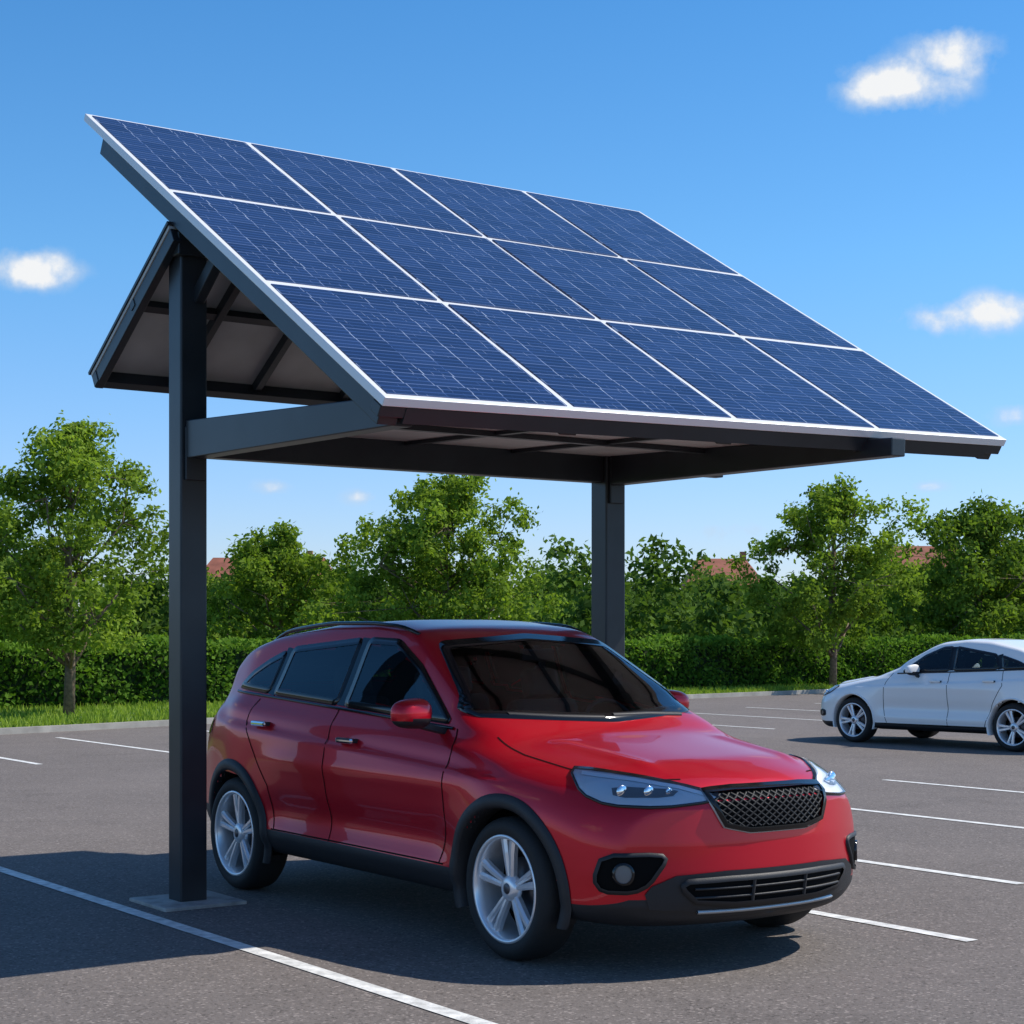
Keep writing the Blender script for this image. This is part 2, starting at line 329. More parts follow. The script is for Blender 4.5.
# ---------------------------------------------------------------- solar canopy (lot coordinates)
cn=empty('solar_carport',(0,0,0),YAW)
x0,x1=4.15,8.50
def S(u,v,o=0.):
    z=(2.615*(1-u)+2.70*u)*(1-v)+(4.755*(1-u)+4.735*u)*v
    y=6.787*(1-v)+(10.33-.12*u)*v
    nv=Vector((0,-.515,.857)); return Vector((x0+(x1-x0)*u,y,z))+nv*o
def slab(name,u0,u1,v0,v1,o0,o1,m,par,uvs=False,bv=0):
    c=[(u0,v0),(u1,v0),(u1,v1),(u0,v1)]
    o=mesh_obj(name,[S(u,v,o0) for u,v in c]+[S(u,v,o1) for u,v in c],HEX,m,par)
    if uvs:
        uv=o.data.uv_layers.new(name='UVMap')
        for p in o.data.polygons:
            for li in p.loop_indices:
                k=o.data.loops[li].vertex_index%4; uv.data[li].uv=[(0,0),(1,0),(1,1),(0,1)][k]
    if bv: bevel(o,bv)
    return o
slab('panel_frame',0,1,0,1,-.045,0,MT['alu'],cn,bv=.004)
fu=.022/4.33; fv=.027/4.1
ub=[0,.25,.5,.75,1]; vb=[0,.335,.665,1]
for i in range(4):
    for j in range(3):
        a0=fu*(1.5 if i==0 else 1); a1=fu*(1.7 if i==3 else 1)
        slab('solar_panel_%d'%(i*3+j+1),ub[i]+a0,ub[i+1]-a1,vb[j]+fv*(1.5 if j==0 else 1),vb[j+1]-fv*(1.3 if j==2 else 1),-.01,.004,MT['cells'],cn,True)
for k,u in enumerate((.018,.26,.5,.74,.982)):
    slab('rafter_%d'%(k+1),u-.012,u+.012,.01,.93,-.155,-.047,MT['steel'],cn,bv=.004)
for k,v in enumerate((.012,.335,.665,.92)):
    slab('purlin_%d'%(k+1),.032,.97,v-.01,v+.01,-.13,-.05,MT['steel'],cn)
slab('front_edge_beam',.0,1,.003,.022,-.105,-.048,MT['steel'],cn,bv=.004)
slab('deck_underside',.03,.975,.03,.96,-.052,-.047,MT['soffit'],cn)
px=[4.315,7.39]; py=9.21
for k,x in enumerate(px):
    v=(py-6.787)/3.5; zt=S((x-x0)/(x1-x0),v).z-.18
    box('post_%d'%(k+1),(x,py,zt/2),(.165,.165,zt),MT['steel'],cn,bv=.01)
    box('footing_%d'%(k+1),(x,py,.012),(.50,.50,.024),MT['concrete'],cn,bv=.006)
    beam('arm_%d'%(k+1),(x,py-.084,2.64),(x,(6.90,6.64)[k],2.575),.11,.215,MT['steel'],cn,h1=(.14,.10)[k])
    beam('head_brace_%d'%(k+1),(x+.03,py-.07,3.45),(x+.03,py-.45,3.72),.06,.08,MT['steel'],cn)
    box('head_plate_%d'%(k+1),(x,py-.095,2.56),(.12,.02,.30),MT['steel'],cn,.004)
beam('cross_beam',(px[0]+.083,py,2.66),(px[1]-.083,py,2.66),.10,.22,MT['steel'],cn)
beam('cross_beam_ext',(px[1]+.083,py,2.70),(8.4,py,2.70),.08,.12,MT['steel'],cn)
def plate(name,y0,z0,y1,z1,m,xa=4.39,xb=8.40,t=.015): return mesh_obj(name,[(xa,y0,z0),(xb,y0,z0),(xb,y1,z1),(xa,y1,z1),(xa,y0,z0+t),(xb,y0,z0+t),(xb,y1,z1+t),(xa,y1,z1+t)],HEX,m,cn)
plate('soffit',7.00,2.665,9.155,2.725,MT['soffit'])
for k,x in enumerate(np.arange(4.95,8.3,.81)):
    if abs(x-7.39)>.12: beam('joist_%d'%(k+1),(x,7.02,2.652),(x,9.15,2.712),.045,.022,MT['steel'],cn,bv=0)
beam('soffit_purlin',(4.39,8.2,2.68),(8.4,8.2,2.68),.05,.03,MT['steel'],cn,bv=0)
def Rw(x,f,o=0.):
    return Vector((x,9.12+1.13*f,3.82-.70*f))+Vector((0,.527,.85))*o
def rslab(name,xa,xb,f0,f1,o0,o1,m,bv=0):
    c=[(xa,f0),(xb,f0),(xb,f1),(xa,f1)]
    o=mesh_obj(name,[Rw(x,f,o0) for x,f in c]+[Rw(x,f,o1) for x,f in c],HEX,m,cn,fix=True)
    if bv: bevel(o,bv)
rslab('rear_deck',4.16,8.46,0,1,-.0,.02,MT['soffit'])
rslab('rear_deck_top',4.15,8.47,-.01,1.01,.022,.04,MT['steel'])
for k,x in enumerate((4.19,4.72,5.25,5.9,6.6,7.42,8.42)): rslab('rear_rafter_%d'%(k+1),x-.025,x+.025,0,1,-.09 if k in (0,6) else -.06,-.002,MT['steel'],.004)
rslab('rear_eave_beam',4.16,8.46,.95,1.0,-.085,-.003,MT['steel'],.004)
rslab('rear_purlin',4.16,8.46,.45,.49,-.05,-.003,MT['steel'])
beam('ridge_beam',(4.2,9.13,3.74),(8.42,9.13,3.74),.09,.13,MT['steel'],cn)
# ---------------------------------------------------------------- cars
def smooth01(a,b,x):
    t=np.clip((x-a)/(b-a),0,1); return t*t*(3-2*t)
class Curve:
    def __init__(s,tab,L,sig=.06):
        t=np.arange(0,L+.0025,.005); y=np.interp(t,[a for a,_ in tab],[b for _,b in tab])
        k=int(4*sig/.005); ker=np.exp(-.5*(np.arange(-k,k+1)*.005/sig)**2); ker/=ker.sum()
        s.t=t; s.y=np.convolve(np.pad(y,k,mode='reflect',reflect_type='odd'),ker,'valid')
    def __call__(s,x): return np.interp(x,s.t,s.y)
def pip(px,py,poly):
    ins=np.zeros(len(px),bool); n=len(poly); j=n-1
    for i in range(n):
        xi,yi=poly[i];xj,yj=poly[j]
        c=((yi>py)!=(yj>py))&(px<(xj-xi)*(py-yi)/((yj-yi) if abs(yj-yi)>1e-9 else 1e-9)+xi); ins^=c; j=i
    return ins
def chaikin(p,it=2,f=.2):
    for _ in range(it):
        q=[]
        for i in range(len(p)):
            a=np.array(p[i],float);b=np.array(p[(i+1)%len(p)],float); q+=[a*(1-f)+b*f,a*f+b*(1-f)]
        p=q
    return [tuple(a) for a in p]
def rcorner(p,r=.03):
    out=[];n=len(p)
    for i in range(n):
        a=np.array(p[i-1],float);b=np.array(p[i],float);c=np.array(p[(i+1)%n],float)
        da=a-b;dc=c-b;la=np.linalg.norm(da);lc=np.linalg.norm(dc);rr=min(r,la*.4,lc*.4); s=b+da/la*rr;e=b+dc/lc*rr
        for t in (0,.33,.67,1): out.append(tuple((1-t)**2*s+2*t*(1-t)*b+t*t*e))
    return out
def resamp(p,st,closed=True):
    out=[]; n=len(p)
    for i in range(n if closed else n-1):
        a=np.array(p[i],float);b=np.array(p[(i+1)%n],float);k=max(1,int(np.linalg.norm(b-a)/st))
        out+=[tuple(a+(b-a)*j/k) for j in range(k)]
    if not closed: out.append(tuple(p[-1]))
    return out
def inset(p,d):
    n=len(p); A=np.array(p); area=.5*np.sum(A[:,0]*np.roll(A[:,1],-1)-np.roll(A[:,0],-1)*A[:,1]); sg=1 if area>0 else -1
    e=np.roll(A,-1,0)-np.roll(A,1,0); e/=np.linalg.norm(e,axis=1)[:,None]+1e-9
    return [tuple(q) for q in A+np.stack([-e[:,1],e[:,0]],1)*d*sg]
def build_car(name,loc,rz,P):
    L=P['L']; root=empty(name,loc,rz)
    P['win']=[rcorner(w_,.035) for w_ in P['win']]; P['ws']=rcorner(P['ws'],.04); P['rw']=rcorner(P['rw'],.05)
    W=Curve(P['w'],L,.08);ZS=Curve(P['zs'],L,.10);ZC=Curve(P['zc'],L,.045);ZL=Curve(P['zl'],L,.08);ZB=Curve(P['zb'],L,.08)
    ts=np.concatenate([[0,.002,.006,.013,.022,.034,.05,.07,.095],np.arange(.12,L-.12,.024),L-np.array([.12,.095,.07,.05,.034,.022,.013,.006,.002,0])])
    SUB=6; H=[]
    zh=P['hoodz']
    for t in ts:
        w,zs,zc,zl,zb=[float(c(t)) for c in (W,ZS,ZC,ZL,ZB)]; hz=max(zc-zs,.02)
        hc=float(1-smooth01(.10,.28,np.array(zc-zs)))
        xt=lambda f:.885*w-P.get('tum',.40)*f*hz
        mm=lambda a,b:a*(1-hc)+b*hc
        C=[(0,zb),(.45*w,zb),(.85*w,zb),(.965*w,zb+.05),(.99*w,zl),(1.0*w,(zl+.86*zs)*.48),(1.0*w,zs*.82),(.985*w,zs-.085),(.94*w,zs-.015),
           (xt(.08)*1.0,zs+mm(.10,.20)*hz),(xt(.5)*mm(1,.93),zs+mm(.5,.50)*hz),(xt(.90)*mm(1.01,.80),zs+mm(.90,.72)*hz),(xt(.97)*mm(.92,.62),zs+mm(.965,.86)*hz),(.52*w*mm(.85,.70),zs+mm(.99,.95)*hz),(.2*w,zs+hz),(0,zs+hz)]
        E=np.array([(-C[1][0],C[1][1])]+C+[(-C[-2][0],C[-2][1])])
        pts=[]
        for i in range(len(C)-1):
            for s in range(SUB):
                u=s/SUB; b=np.array([(1-u)**3,3*u**3-6*u*u+4,-3*u**3+3*u*u+3*u+1,u**3])/6; pts.append(b@E[i:i+4])
        pts.append((E[-3]+4*E[-2]+E[-1])/6); H.append(np.array(pts))
    H=np.array(H); nT,K=H.shape[:2]; X=H[:,:,0].copy();Z=H[:,:,1].copy();T=np.repeat(ts[:,None],K,1)
    q=np.sqrt(np.clip(1-(1-np.clip(np.minimum(T,L-T)/.12,0,1))**2,0,1))
    X*=.90+.10*q; zm=P['zmid']; Z=zm+(Z-zm)*(.86+.14*q)
    dm=smooth01(1.1,1.5,T)*(1-smooth01(3.0,3.4,T))
    side=np.clip(X/.8,0,1)**4
    X-=dm*side*(.032*np.exp(-((Z-.52)/.10)**2)-.014*np.exp(-((Z-.80)/.06)**2)-.014*np.exp(-((Z-.38)/.05)**2))
    for tw in (P['ax0'],P['ax1']): X+=side*.022*np.exp(-((T-tw)/.36)**2)*np.exp(-((Z-.55)/.25)**2)
    zk=.80*P['ksc']+.055*T
    X-=.018*smooth01(-.014,.014,Z-zk)*(1-smooth01(.02,.12,Z-zk))*side*smooth01(.6,1.0,T)*(1-smooth01(L-.6,L-.3,T))
    X0=np.abs(X); rib=np.exp(-((X0-(.42+.10*np.clip(T,0,1.2)))/.045)**2)*smooth01(.15,.4,T)*(1-smooth01(.85,1.0,T))*(Z>P['ribz']); Z=Z+rib*.014
    ax=np.abs(X)
    bowf=lambda a: P['bow']*(a/.9)**2.3-.07
    Y=T+(1-smooth01(0,1.3,T))*bowf(ax)
    fz=np.interp(Z,[p[0] for p in P['face']],[p[1] for p in P['face']]); Y+=(1-smooth01(0,.4,T))*fz
    Y-=smooth01(L-1.2,L,T)*.22*(ax/.9)**2.4
    Y-=smooth01(L-.4,L,T)*np.interp(Z,[.2,.45,.7,1.0],[.06,0,.02,.08])
    Y+=.11*(ax/.7)**2*smooth01(zh-.02,zh+.10,Z)*smooth01(.5,1.1,T)*(1-smooth01(1.9,3.1,T))
    vs=[];ring=2*K-2
    for i in range(nT):
        for k in range(K): vs.append((-X[i,k],Y[i,k],Z[i,k]))
        for k in range(K-2,0,-1): vs.append((X[i,k],Y[i,k],Z[i,k]))
    fs=[];row=[]
    for i in range(nT-1):
        for k in range(ring):
            k2=(k+1)%ring; fs.append((i*ring+k,i*ring+k2,(i+1)*ring+k2,(i+1)*ring+k)); row.append(min(k,ring-1-k))
    MC=24
    for i,sgn in ((0,1),(nT-1,-1)):
        grid=[]
        for k in range(K):
            if k in (0,K-1): grid.append([i*ring+k]*(MC+1)); continue
            r=[i*ring+k]
            for c in range(1,MC):
                f=1-2*c/MC; x=-X[i,k]*f; axx=abs(x)
                if i==0: y=bowf(axx)+np.interp(Z[i,k],[p[0] for p in P['face']],[p[1] for p in P['face']])
                else: y=L-.22*(axx/.9)**2.4-np.interp(Z[i,k],[.2,.45,.7,1.0],[.06,0,.02,.08])
                vs.append((x,y,Z[i,k])); r.append(len(vs)-1)
            r.append(i*ring+ring-k); grid.append(r)
        for k in range(K-1):
            for c in range(MC):
                q4=[grid[k][c],grid[k][c+1],grid[k+1][c+1],grid[k+1][c]]; q2=[]
                for v in q4:
                    if v not in q2: q2.append(v)
                if len(q2)>2: fs.append(tuple(q2)); row.append(k)
    tree_=BVHTree.FromPolygons([Vector(v) for v in vs],fs)
    aD=R(40)
    def cast(u,v,mode,sg,o=0.):
        if mode=='side': og=Vector((-3,u,v));d=Vector((1,0,0))
        elif mode=='front': og=Vector((u,-3,v));d=Vector((0,1,0))
        elif mode=='rear': og=Vector((u,L+3,v));d=Vector((0,-1,0))
        elif mode=='top': og=Vector((u,v,4));d=Vector((0,0,-1))
        elif mode=='diag': d=Vector((math.sin(aD),math.cos(aD),0)); og=Vector((math.cos(aD),-math.sin(aD),0))*u+Vector((0,0,v))-d*4
        elif mode=='rdiag':
            d=Vector((math.sin(aD),-math.cos(aD),0)); og=Vector((0,L,0))+Vector((math.cos(aD),math.sin(aD),0))*u+Vector((0,0,v))-d*4
        h=tree_.ray_cast(og,d)
        if h[0] is None: return None
        nn=h[1]
        if nn.dot(d)>0: nn=-nn
        p=h[0]+nn*o
        return Vector((p.x*(-1 if sg>0 else 1),p.y,p.z))
    def patch(nm,outl,mode,m,sg=-1,o=.004,st=.03,rnd=2):
        ol=resamp(chaikin(outl,rnd) if rnd else outl,st); A=np.array(ol); lo=A.min(0);hi=A.max(0)
        gx,gy=np.meshgrid(np.arange(lo[0],hi[0],st),np.arange(lo[1],hi[1],st)); gx=gx.ravel();gy=gy.ravel()
        ii=pip(gx,gy,inset(ol,st*.6)); pts=ol+list(zip(gx[ii],gy[ii])); n=len(ol)
        r=delaunay_2d_cdt([Vector(p) for p in pts],[(i,(i+1)%n) for i in range(n)],[],1,1e-5)
        v3=[cast(p.x,p.y,mode,sg,o) for p in r[0]]
        ff=[tuple(f) for f in r[2] if all(v3[i] is not None for i in f)]; v3=[v if v else Vector((0,2,.6)) for v in v3]
        return mesh_obj(nm,v3,ff,m,root,True,fix=True)
    def ringp(nm,outl,mode,m,sg=-1,a=-.01,b=.035,o=.006,st=.025,rnd=2):
        ol=resamp(chaikin(outl,rnd) if rnd else outl,st); A=inset(ol,a);Bb=inset(ol,b);n=len(ol); v=[];ok=[]
        for x,y in A+Bb:
            c=cast(x,y,mode,sg,o); ok.append(c is not None); v.append(c or Vector((0,2,.6)))
        for x,y in A:
            c=cast(x,y,mode,sg,-.004); ok.append(c is not None); v.append(c or Vector((0,2,.6)))
        ff=[]
        for i in range(n):
            j=(i+1)%n
            for q4 in ((i,j,n+j,n+i),(2*n+i,2*n+j,j,i)):
                if all(ok[k] for k in q4): ff.append(q4)
        return mesh_obj(nm,v,ff,m,root,True,fix=True)
    def ribbon(nm,pl,mode,m,sg=-1,w=.006,o=.0015,st=.03,th=0,closed=False):
        ol=resamp(pl,st,closed)
        if closed: ol.append(ol[0])
        A=np.array(ol); e=np.gradient(A,axis=0); e/=np.linalg.norm(e,axis=1)[:,None]+1e-9; nn=np.stack([-e[:,1],e[:,0]],1)*w/2
        v=[];ok=[];k=4 if th else 2
        for p,d in zip(A,nn):
            cs=[cast(*(p-d),mode,sg,o),cast(*(p+d),mode,sg,o)]
            if th: cs=[cast(*(p-d),mode,sg,0),cast(*(p-d*.8),mode,sg,o+th),cast(*(p+d*.8),mode,sg,o+th),cast(*(p+d),mode,sg,0)]
            ok.append(all(c is not None for c in cs)); v+=[c or Vector((0,2,.6)) for c in cs]
        ff=[]
        for i in range(len(A)-1):
            if ok[i] and ok[i+1]:
                for q in range(k-1): ff.append((i*k+q,i*k+q+1,(i+1)*k+q+1,(i+1)*k+q))
        return mesh_obj(nm,v,ff,m,root,True)
    VA=np.array(vs); kill=np.zeros(len(fs),bool)
    for wpoly in P['win']:
        po=inset(resamp(wpoly,.02),.008); iv=pip(VA[:,1],VA[:,2],po)&(np.abs(VA[:,0])>.35)
        kill|=np.array([all(iv[j] for j in f) for f in fs])
    po=inset(resamp(P['ws'],.02),.010); iv=pip(VA[:,0],VA[:,2],po)&(VA[:,1]<2.35)&(VA[:,1]>.8)
    kill|=np.array([all(iv[j] for j in f) for f in fs])
    po=inset(resamp(P['rw'],.02),.010); iv=pip(VA[:,0],VA[:,2],po)&(VA[:,1]>L-1.3)
    kill|=np.array([all(iv[j] for j in f) for f in fs])
    WR=P['wheel_r']; AR=WR+.050
    for aw in (P['ax0'],P['ax1']):
        iv=(np.hypot(VA[:,1]-aw,VA[:,2]-WR)<AR+.02)&(np.abs(VA[:,0])>.45)
        kill|=np.array([all(iv[j] for j in f) for f in fs])
    keep=[i for i in range(len(fs)) if not kill[i]]
    body=mesh_obj('body',vs,[fs[i] for i in keep],[P['paint'],MT['plastic']],root,True)
    kl=4*SUB
    mi=[1 if row[i]<kl+P.get('clad',0) else 0 for i in keep]; body.data.polygons.foreach_set('material_index',mi)
    bm=bmesh.new();bm.from_mesh(body.data);bmesh.ops.recalc_face_normals(bm,faces=bm.faces);bm.to_mesh(body.data)
    bm.normal_update()
    lv=[v.co-v.normal*.022 for v in bm.verts]
    lf=[tuple(v.index for v in f.verts) for f in bm.faces if f.calc_center_median().z>.55]; bm.free()
    mesh_obj('lining',lv,lf,MT['lining'],root,True)
    for sg in (-1,1):
        for k,wp in enumerate(P['win']):
            patch('side_glass_%d'%k,wp,'side',MT['glass'],sg,.003,rnd=0); ringp('window_seal_%d'%k,wp,'side',MT['gloss'],sg,-.012,.026,.006,rnd=0,st=.02)
        for k,pl in enumerate(P['pillar']): ribbon('pillar_trim_%d'%k,pl,'side',MT['gloss'],sg,.075,.004,.03)
        for k,pl in enumerate(P['seams']): ribbon('door_seam_%d'%k,pl,'side',MT['void'],sg,.008,.0015)
        for k,pl in enumerate(P.get('beltline',[])): ribbon('belt_trim_%d'%k,pl,'side',MT['gloss'],sg,.014,.004,.03,th=.006)
        for k,(ty,tz) in enumerate(P['handles']):
            c=cast(ty,tz,'side',sg,.03)
            if c: 
                h=box('door_handle_%d'%k,(0,0,0),(.028,.17,.032),P['handle_m'],root,.012); h.location=c
                for dy in (-.07,.07):
                    b=box('handle_mount',(0,0,0),(.04,.03,.022),MT['plastic'],root); b.location=c+Vector((-.02*sg,dy,0))
        for nm,aw in (('front',P['ax0']),('rear',P['ax1'])):
            n=44; a0=R(-20);a1=R(200);last=None; vs2=[];f2=[]
            for i in range(n+1):
                a=a0+(a1-a0)*i/n; cy,cz=math.cos(a),math.sin(a)
                c=cast(aw+(AR+.05)*cy,max(WR+(AR+.05)*cz,.30),'side',-1,0); xs=c.x if c else last; last=xs
                fl=P['flare']
                for r,dx in ((AR+fl,-.001),(AR+fl-.008,-.016),(AR+.01,-.022),(AR-.006,-.012),(AR-.008,.10)):
                    vs2.append(((xs+dx)*(1 if sg<0 else -1),aw+r*cy,max(WR+r*cz,.20)))
            for i in range(n):
                for k in range(4): f2.append((i*5+k,i*5+k+1,(i+1)*5+k+1,(i+1)*5+k))
            mesh_obj('arch_%s'%nm,vs2,f2,P['arch_m'],root,True,fix=True)
            lathe('wheel_well',[(AR-.004,.84*sg),(AR-.004,.45*sg),(0,.45*sg)],MT['void'],root,24,R(-15),R(195),(0,aw,WR))
            we=empty('wheel_'+nm,(sg*P['track'],aw,WR)); we.parent=root; s=sg; tw=.108; wr=WR;rr=wr*.745
            pr=[(rr,-tw*.9*s),(rr+.02,-tw*s),(wr-.03,-tw*s),(wr-.008,-tw*.8*s),(wr,-tw*.5*s),(wr,tw*.5*s),(wr-.008,tw*.8*s),(wr-.03,tw*1.0*s),(rr+.035,tw*1.04*s),(rr+.006,tw*.98*s),(rr,tw*.9*s)]
            lathe('tyre',pr,MT['rubber'],we,64)
            lathe('rim_lip',[(rr+.005,tw*.92*s),(rr+.003,tw*.99*s),(rr-.010,tw*.99*s),(rr-.018,tw*.86*s),(rr-.026,tw*.3*s),(rr-.03,-tw*.8*s)],MT['alloy'],we,64)
            lathe('brake_disc',[(0,.0),(wr*.42,.0),(wr*.42,-.02*s)],MT['alloyd'],we,40)
            lathe('rim_back',[(0,-.05*s),(rr-.03,-.05*s)],MT['void'],we,40)
            parts=[]; xo=tw*.80*s
            for k in range(5):
                for q in (-1,1):
                    b=2*math.pi*k/5+.3+P.get('wrot',0)
                    secs=[]
                    for f in (0,.3,.65,1.0):
                        r=.040+(rr-.014-.040)*f; a=b+q*(.20-.05*f-.03*math.sin(f*3.14)); wd=.024+.018*f; xx=xo*(.84+.16*math.sin(f*1.5)); th=.034*s
                        c=Vector((0,r*math.cos(a),r*math.sin(a))); tn=Vector((0,-math.sin(a),math.cos(a)))
                        secs.append([c+tn*wd*.5+Vector((xx-th,0,0)),c+tn*wd*.5+Vector((xx-.012*s,0,0)),c+tn*wd*.22+Vector((xx,0,0)),c-tn*wd*.22+Vector((xx,0,0)),c-tn*wd*.5+Vector((xx-.012*s,0,0)),c-tn*wd*.5+Vector((xx-th,0,0))])
                    v=[p for sct in secs for p in sct]; f_=[]
                    for i in range(3):
                        for j in range(6): f_.append((i*6+j,i*6+(j+1)%6,(i+1)*6+(j+1)%6,(i+1)*6+j))
                    parts.append((v,f_))
            V_,F_=join(parts); mesh_obj('spokes',V_,F_,MT['alloy'],we,False,fix=True)
            lathe('hub',[(0,xo*1.0),(.030,xo*1.0),(.040,xo*.97),(.058,xo*.90),(.064,xo*.5)],MT['alloy'],we,24)
            lathe('hub_cap',[(0,xo*1.03),(.024,xo*1.03),(.028,xo*.98)],MT['alloyd'],we,20)
        mx,my,mz=P['mirror']
        if sg>0: mx-=.09; my+=.27
        bmx=bmesh.new(); bmesh.ops.create_uvsphere(bmx,u_segments=24,v_segments=16,radius=1)
        for v in bmx.verts:
            c=v.co; sx=abs(c.x)**.7*math.copysign(1,c.x); sz=abs(c.z)**.75*math.copysign(1,c.z); sy=abs(c.y)**.85*math.copysign(1,c.y)
            yy=sy*.085 if c.y<0 else sy*.03
            v.co=Vector((sx*.118,yy,sz*.075*(1-.12*sx*sg)))
        me=bpy.data.meshes.new('mirror_shell'); bmx.to_mesh(me); bmx.free(); me.materials.append(P['paint']); me.materials.append(MT['plastic'])
        me.polygons.foreach_set('use_smooth',[True]*len(me.polygons)); me.polygons.foreach_set('material_index',[1 if p.center.z<-.028 else 0 for p in me.polygons])
        mo=bpy.data.objects.new('mirror',me); scene.collection.objects.link(mo); mo.parent=root; mo.location=(sg*mx,my,mz); mo.rotation_euler[2]=sg*R(-8)
        c=cast(my+.03,mz-.09,'side',sg,-.02)
        if c: beam('mirror_arm',c,(sg*(mx-.03),my+.01,mz-.05),.05,.035,MT['plastic'],root)
        hl=P['lamp']
        patch('headlamp_housing',hl,'diag',MT['lampin'],sg,.003,.02,1); ringp('headlamp_edge',hl,'diag',MT['gloss'],sg,-.004,.006,.007,.02,1)
        hp=np.array(chaikin(hl,1)); c0=hp.mean(0)
        patch('headlamp_bezel',[(c0[0]-.13,c0[1]+.014),(c0[0]+.18,c0[1]+.000),(c0[0]+.14,c0[1]-.032),(c0[0]-.12,c0[1]-.034)],'diag',MT['lampd'],sg,.005,.02,1)
        for fx,rad in ((-.08,.032),(.04,.030),(.13,.020)):
            c=cast(c0[0]+fx,c0[1]-.010,'diag',sg,.004)
            if c:
                bs=bmesh.new(); bmesh.ops.create_uvsphere(bs,u_segments=20,v_segments=12,radius=rad); me=bpy.data.meshes.new('projector'); bs.to_mesh(me);bs.free(); me.materials.append(MT['chrome'])
                me.polygons.foreach_set('use_smooth',[True]*len(me.polygons)); ob=bpy.data.objects.new('projector_lens',me); scene.collection.objects.link(ob); ob.parent=root; ob.location=c; ob.scale=(1,.4,1) 
        for k,dl in enumerate(P['drl']): ribbon('drl_%d'%k,dl,'diag',MT['lampw'],sg,.014,.006,.02)
        patch('headlamp_lens',hl,'diag',MT['clear'],sg,.016,.02,1)
        patch('tail_lamp',P['tail'],'rdiag',MT['tail'],sg,.006,.02)
        if 'fog' in P:
            patch('fog_recess',P['fog'],'diag',MT['void'],sg,.004,.02,1); ringp('fog_edge',P['fog'],'diag',MT['plastic'],sg,-.006,.012,.012,.02,1)
            fc=P['fogc']; ci=[(fc[0]+.042*math.cos(a),fc[1]+.045*math.sin(a)) for a in np.linspace(0,2*math.pi,20,endpoint=False)]
            patch('fog_lamp',ci,'diag',MT['lampd'],sg,.009,.015,0); ringp('fog_ring',ci,'diag',MT['gloss'],sg,-.006,.006,.014,.015,0)
    patch('windscreen',P['ws'],'front',MT['wglass'],-1,.003,.04,0); ringp('windscreen_frit',P['ws'],'front',MT['gloss'],-1,-.006,.032,.005,.03,0)
    patch('rear_window',P['rw'],'rear',MT['wglass'],-1,.003,.04,0); ringp('rear_window_frit',P['rw'],'rear',MT['gloss'],-1,-.006,.045,.005,.03,0)
    zw=P['wz']
    for x0_,x1_,z0_,z1_ in ((-.05,-.56,zw,zw+.015),(.52,.02,zw,zw)):
        ribbon('wiper',[(x0_,z0_-.01),((x0_+x1_)/2,z0_),(x1_,z1_)],'front',MT['plastic'],-1,.012,.008,.03,th=.004)
    g=P['grille']; patch('grille_back',g,'front',MT['void'],-1,.003,.03,1); ringp('grille_frame',g,'front',MT['gloss'],-1,-.014,.008,.020,.03,1); ringp('grille_frame_outer',g,'front',MT['silverp'],-1,-.018,-.014,.012,.03,1)
    gi=inset(resamp(chaikin(g,1),.02),.006); A=np.array(gi); lo=A.min(0);hi=A.max(0)
    def seg(a,b,w,o,th):
        n=max(2,int(np.linalg.norm(np.array(b)-a)/.012)); pp=np.array([np.array(a)+(np.array(b)-a)*k/n for k in range(n+1)]); ins=pip(pp[:,0],pp[:,1],gi)
        k=0
        while k<=n:
            if ins[k]:
                j=k
                while j<n and ins[j+1]: j+=1
                if j-k>=1: ribbon('grille_mesh',[tuple(pp[k]),tuple(pp[j])],'front',MT['mesh'],-1,w,o,.03,th=th)
                k=j+1
            else: k+=1
    if P.get('honey',True):
        s_=.046; dxx=(hi[1]-lo[1])*1.5
        for c in np.arange(lo[0]-.4,hi[0]+.4,s_):
            seg((c,lo[1]),(c+dxx,hi[1]),.009,.003,.006); seg((c,hi[1]),(c+dxx,lo[1]),.009,.003,.006)
    else:
        for zz in np.arange(lo[1]+.03,hi[1],.035): seg((lo[0],zz),(hi[0],zz),.012,.004,.008)
    lo_=P['intake']; patch('intake_surround',P['valance'],'front',MT['plastic'],-1,.007,.03,1); patch('lower_intake',lo_,'front',MT['void'],-1,.011,.03,1); ringp('intake_edge',lo_,'front',MT['plastic'],-1,-.012,.010,.020,.03,1)
    A=np.array(lo_)
    for zz in (A[:,1].min()+.035,A[:,1].min()+.075,): ribbon('intake_slat',[(A[:,0].min()+.06,zz),(A[:,0].max()-.06,zz)],'front',MT['plastic'],-1,.010,.012,.04,th=.008)
    for xx in (-.16,.16): ribbon('intake_fin',[(xx,A[:,1].min()+.01),(xx,A[:,1].max()-.01)],'front',MT['plastic'],-1,.012,.012,.02,th=.010)
    if P.get('skid'): ribbon('skid_plate',P['skid'],'front',MT['silverp'],-1,.013,.012,.03,th=.006)
    for pl in P['hood_seam']:
        ribbon('bonnet_seam',pl,'top',MT['void'],-1,.007,.002,.03); ribbon('bonnet_seam',[(-a,b) for a,b in pl],'top',MT['void'],-1,.007,.002,.03)
    if P.get('rails'):
        for sg in (-1,1):
            pts=[];y0,y1=P['rails']
            for y in np.linspace(y0,y1,24):
                f=(y-y0)/(y1-y0); c=cast(-.565-.02*math.sin(f*3.14),y,'top',sg,0)
                if c: pts.append(c+Vector((0,0,-.005+.030*min(1,math.sin(math.pi*f)*3))))
            V_,F_=tube(pts,[.012]*len(pts),8); mesh_obj('roof_rail',V_,F_,MT['gloss'],root,True)
    sy=P.get('sy',0); sz=P.get('sz',0)
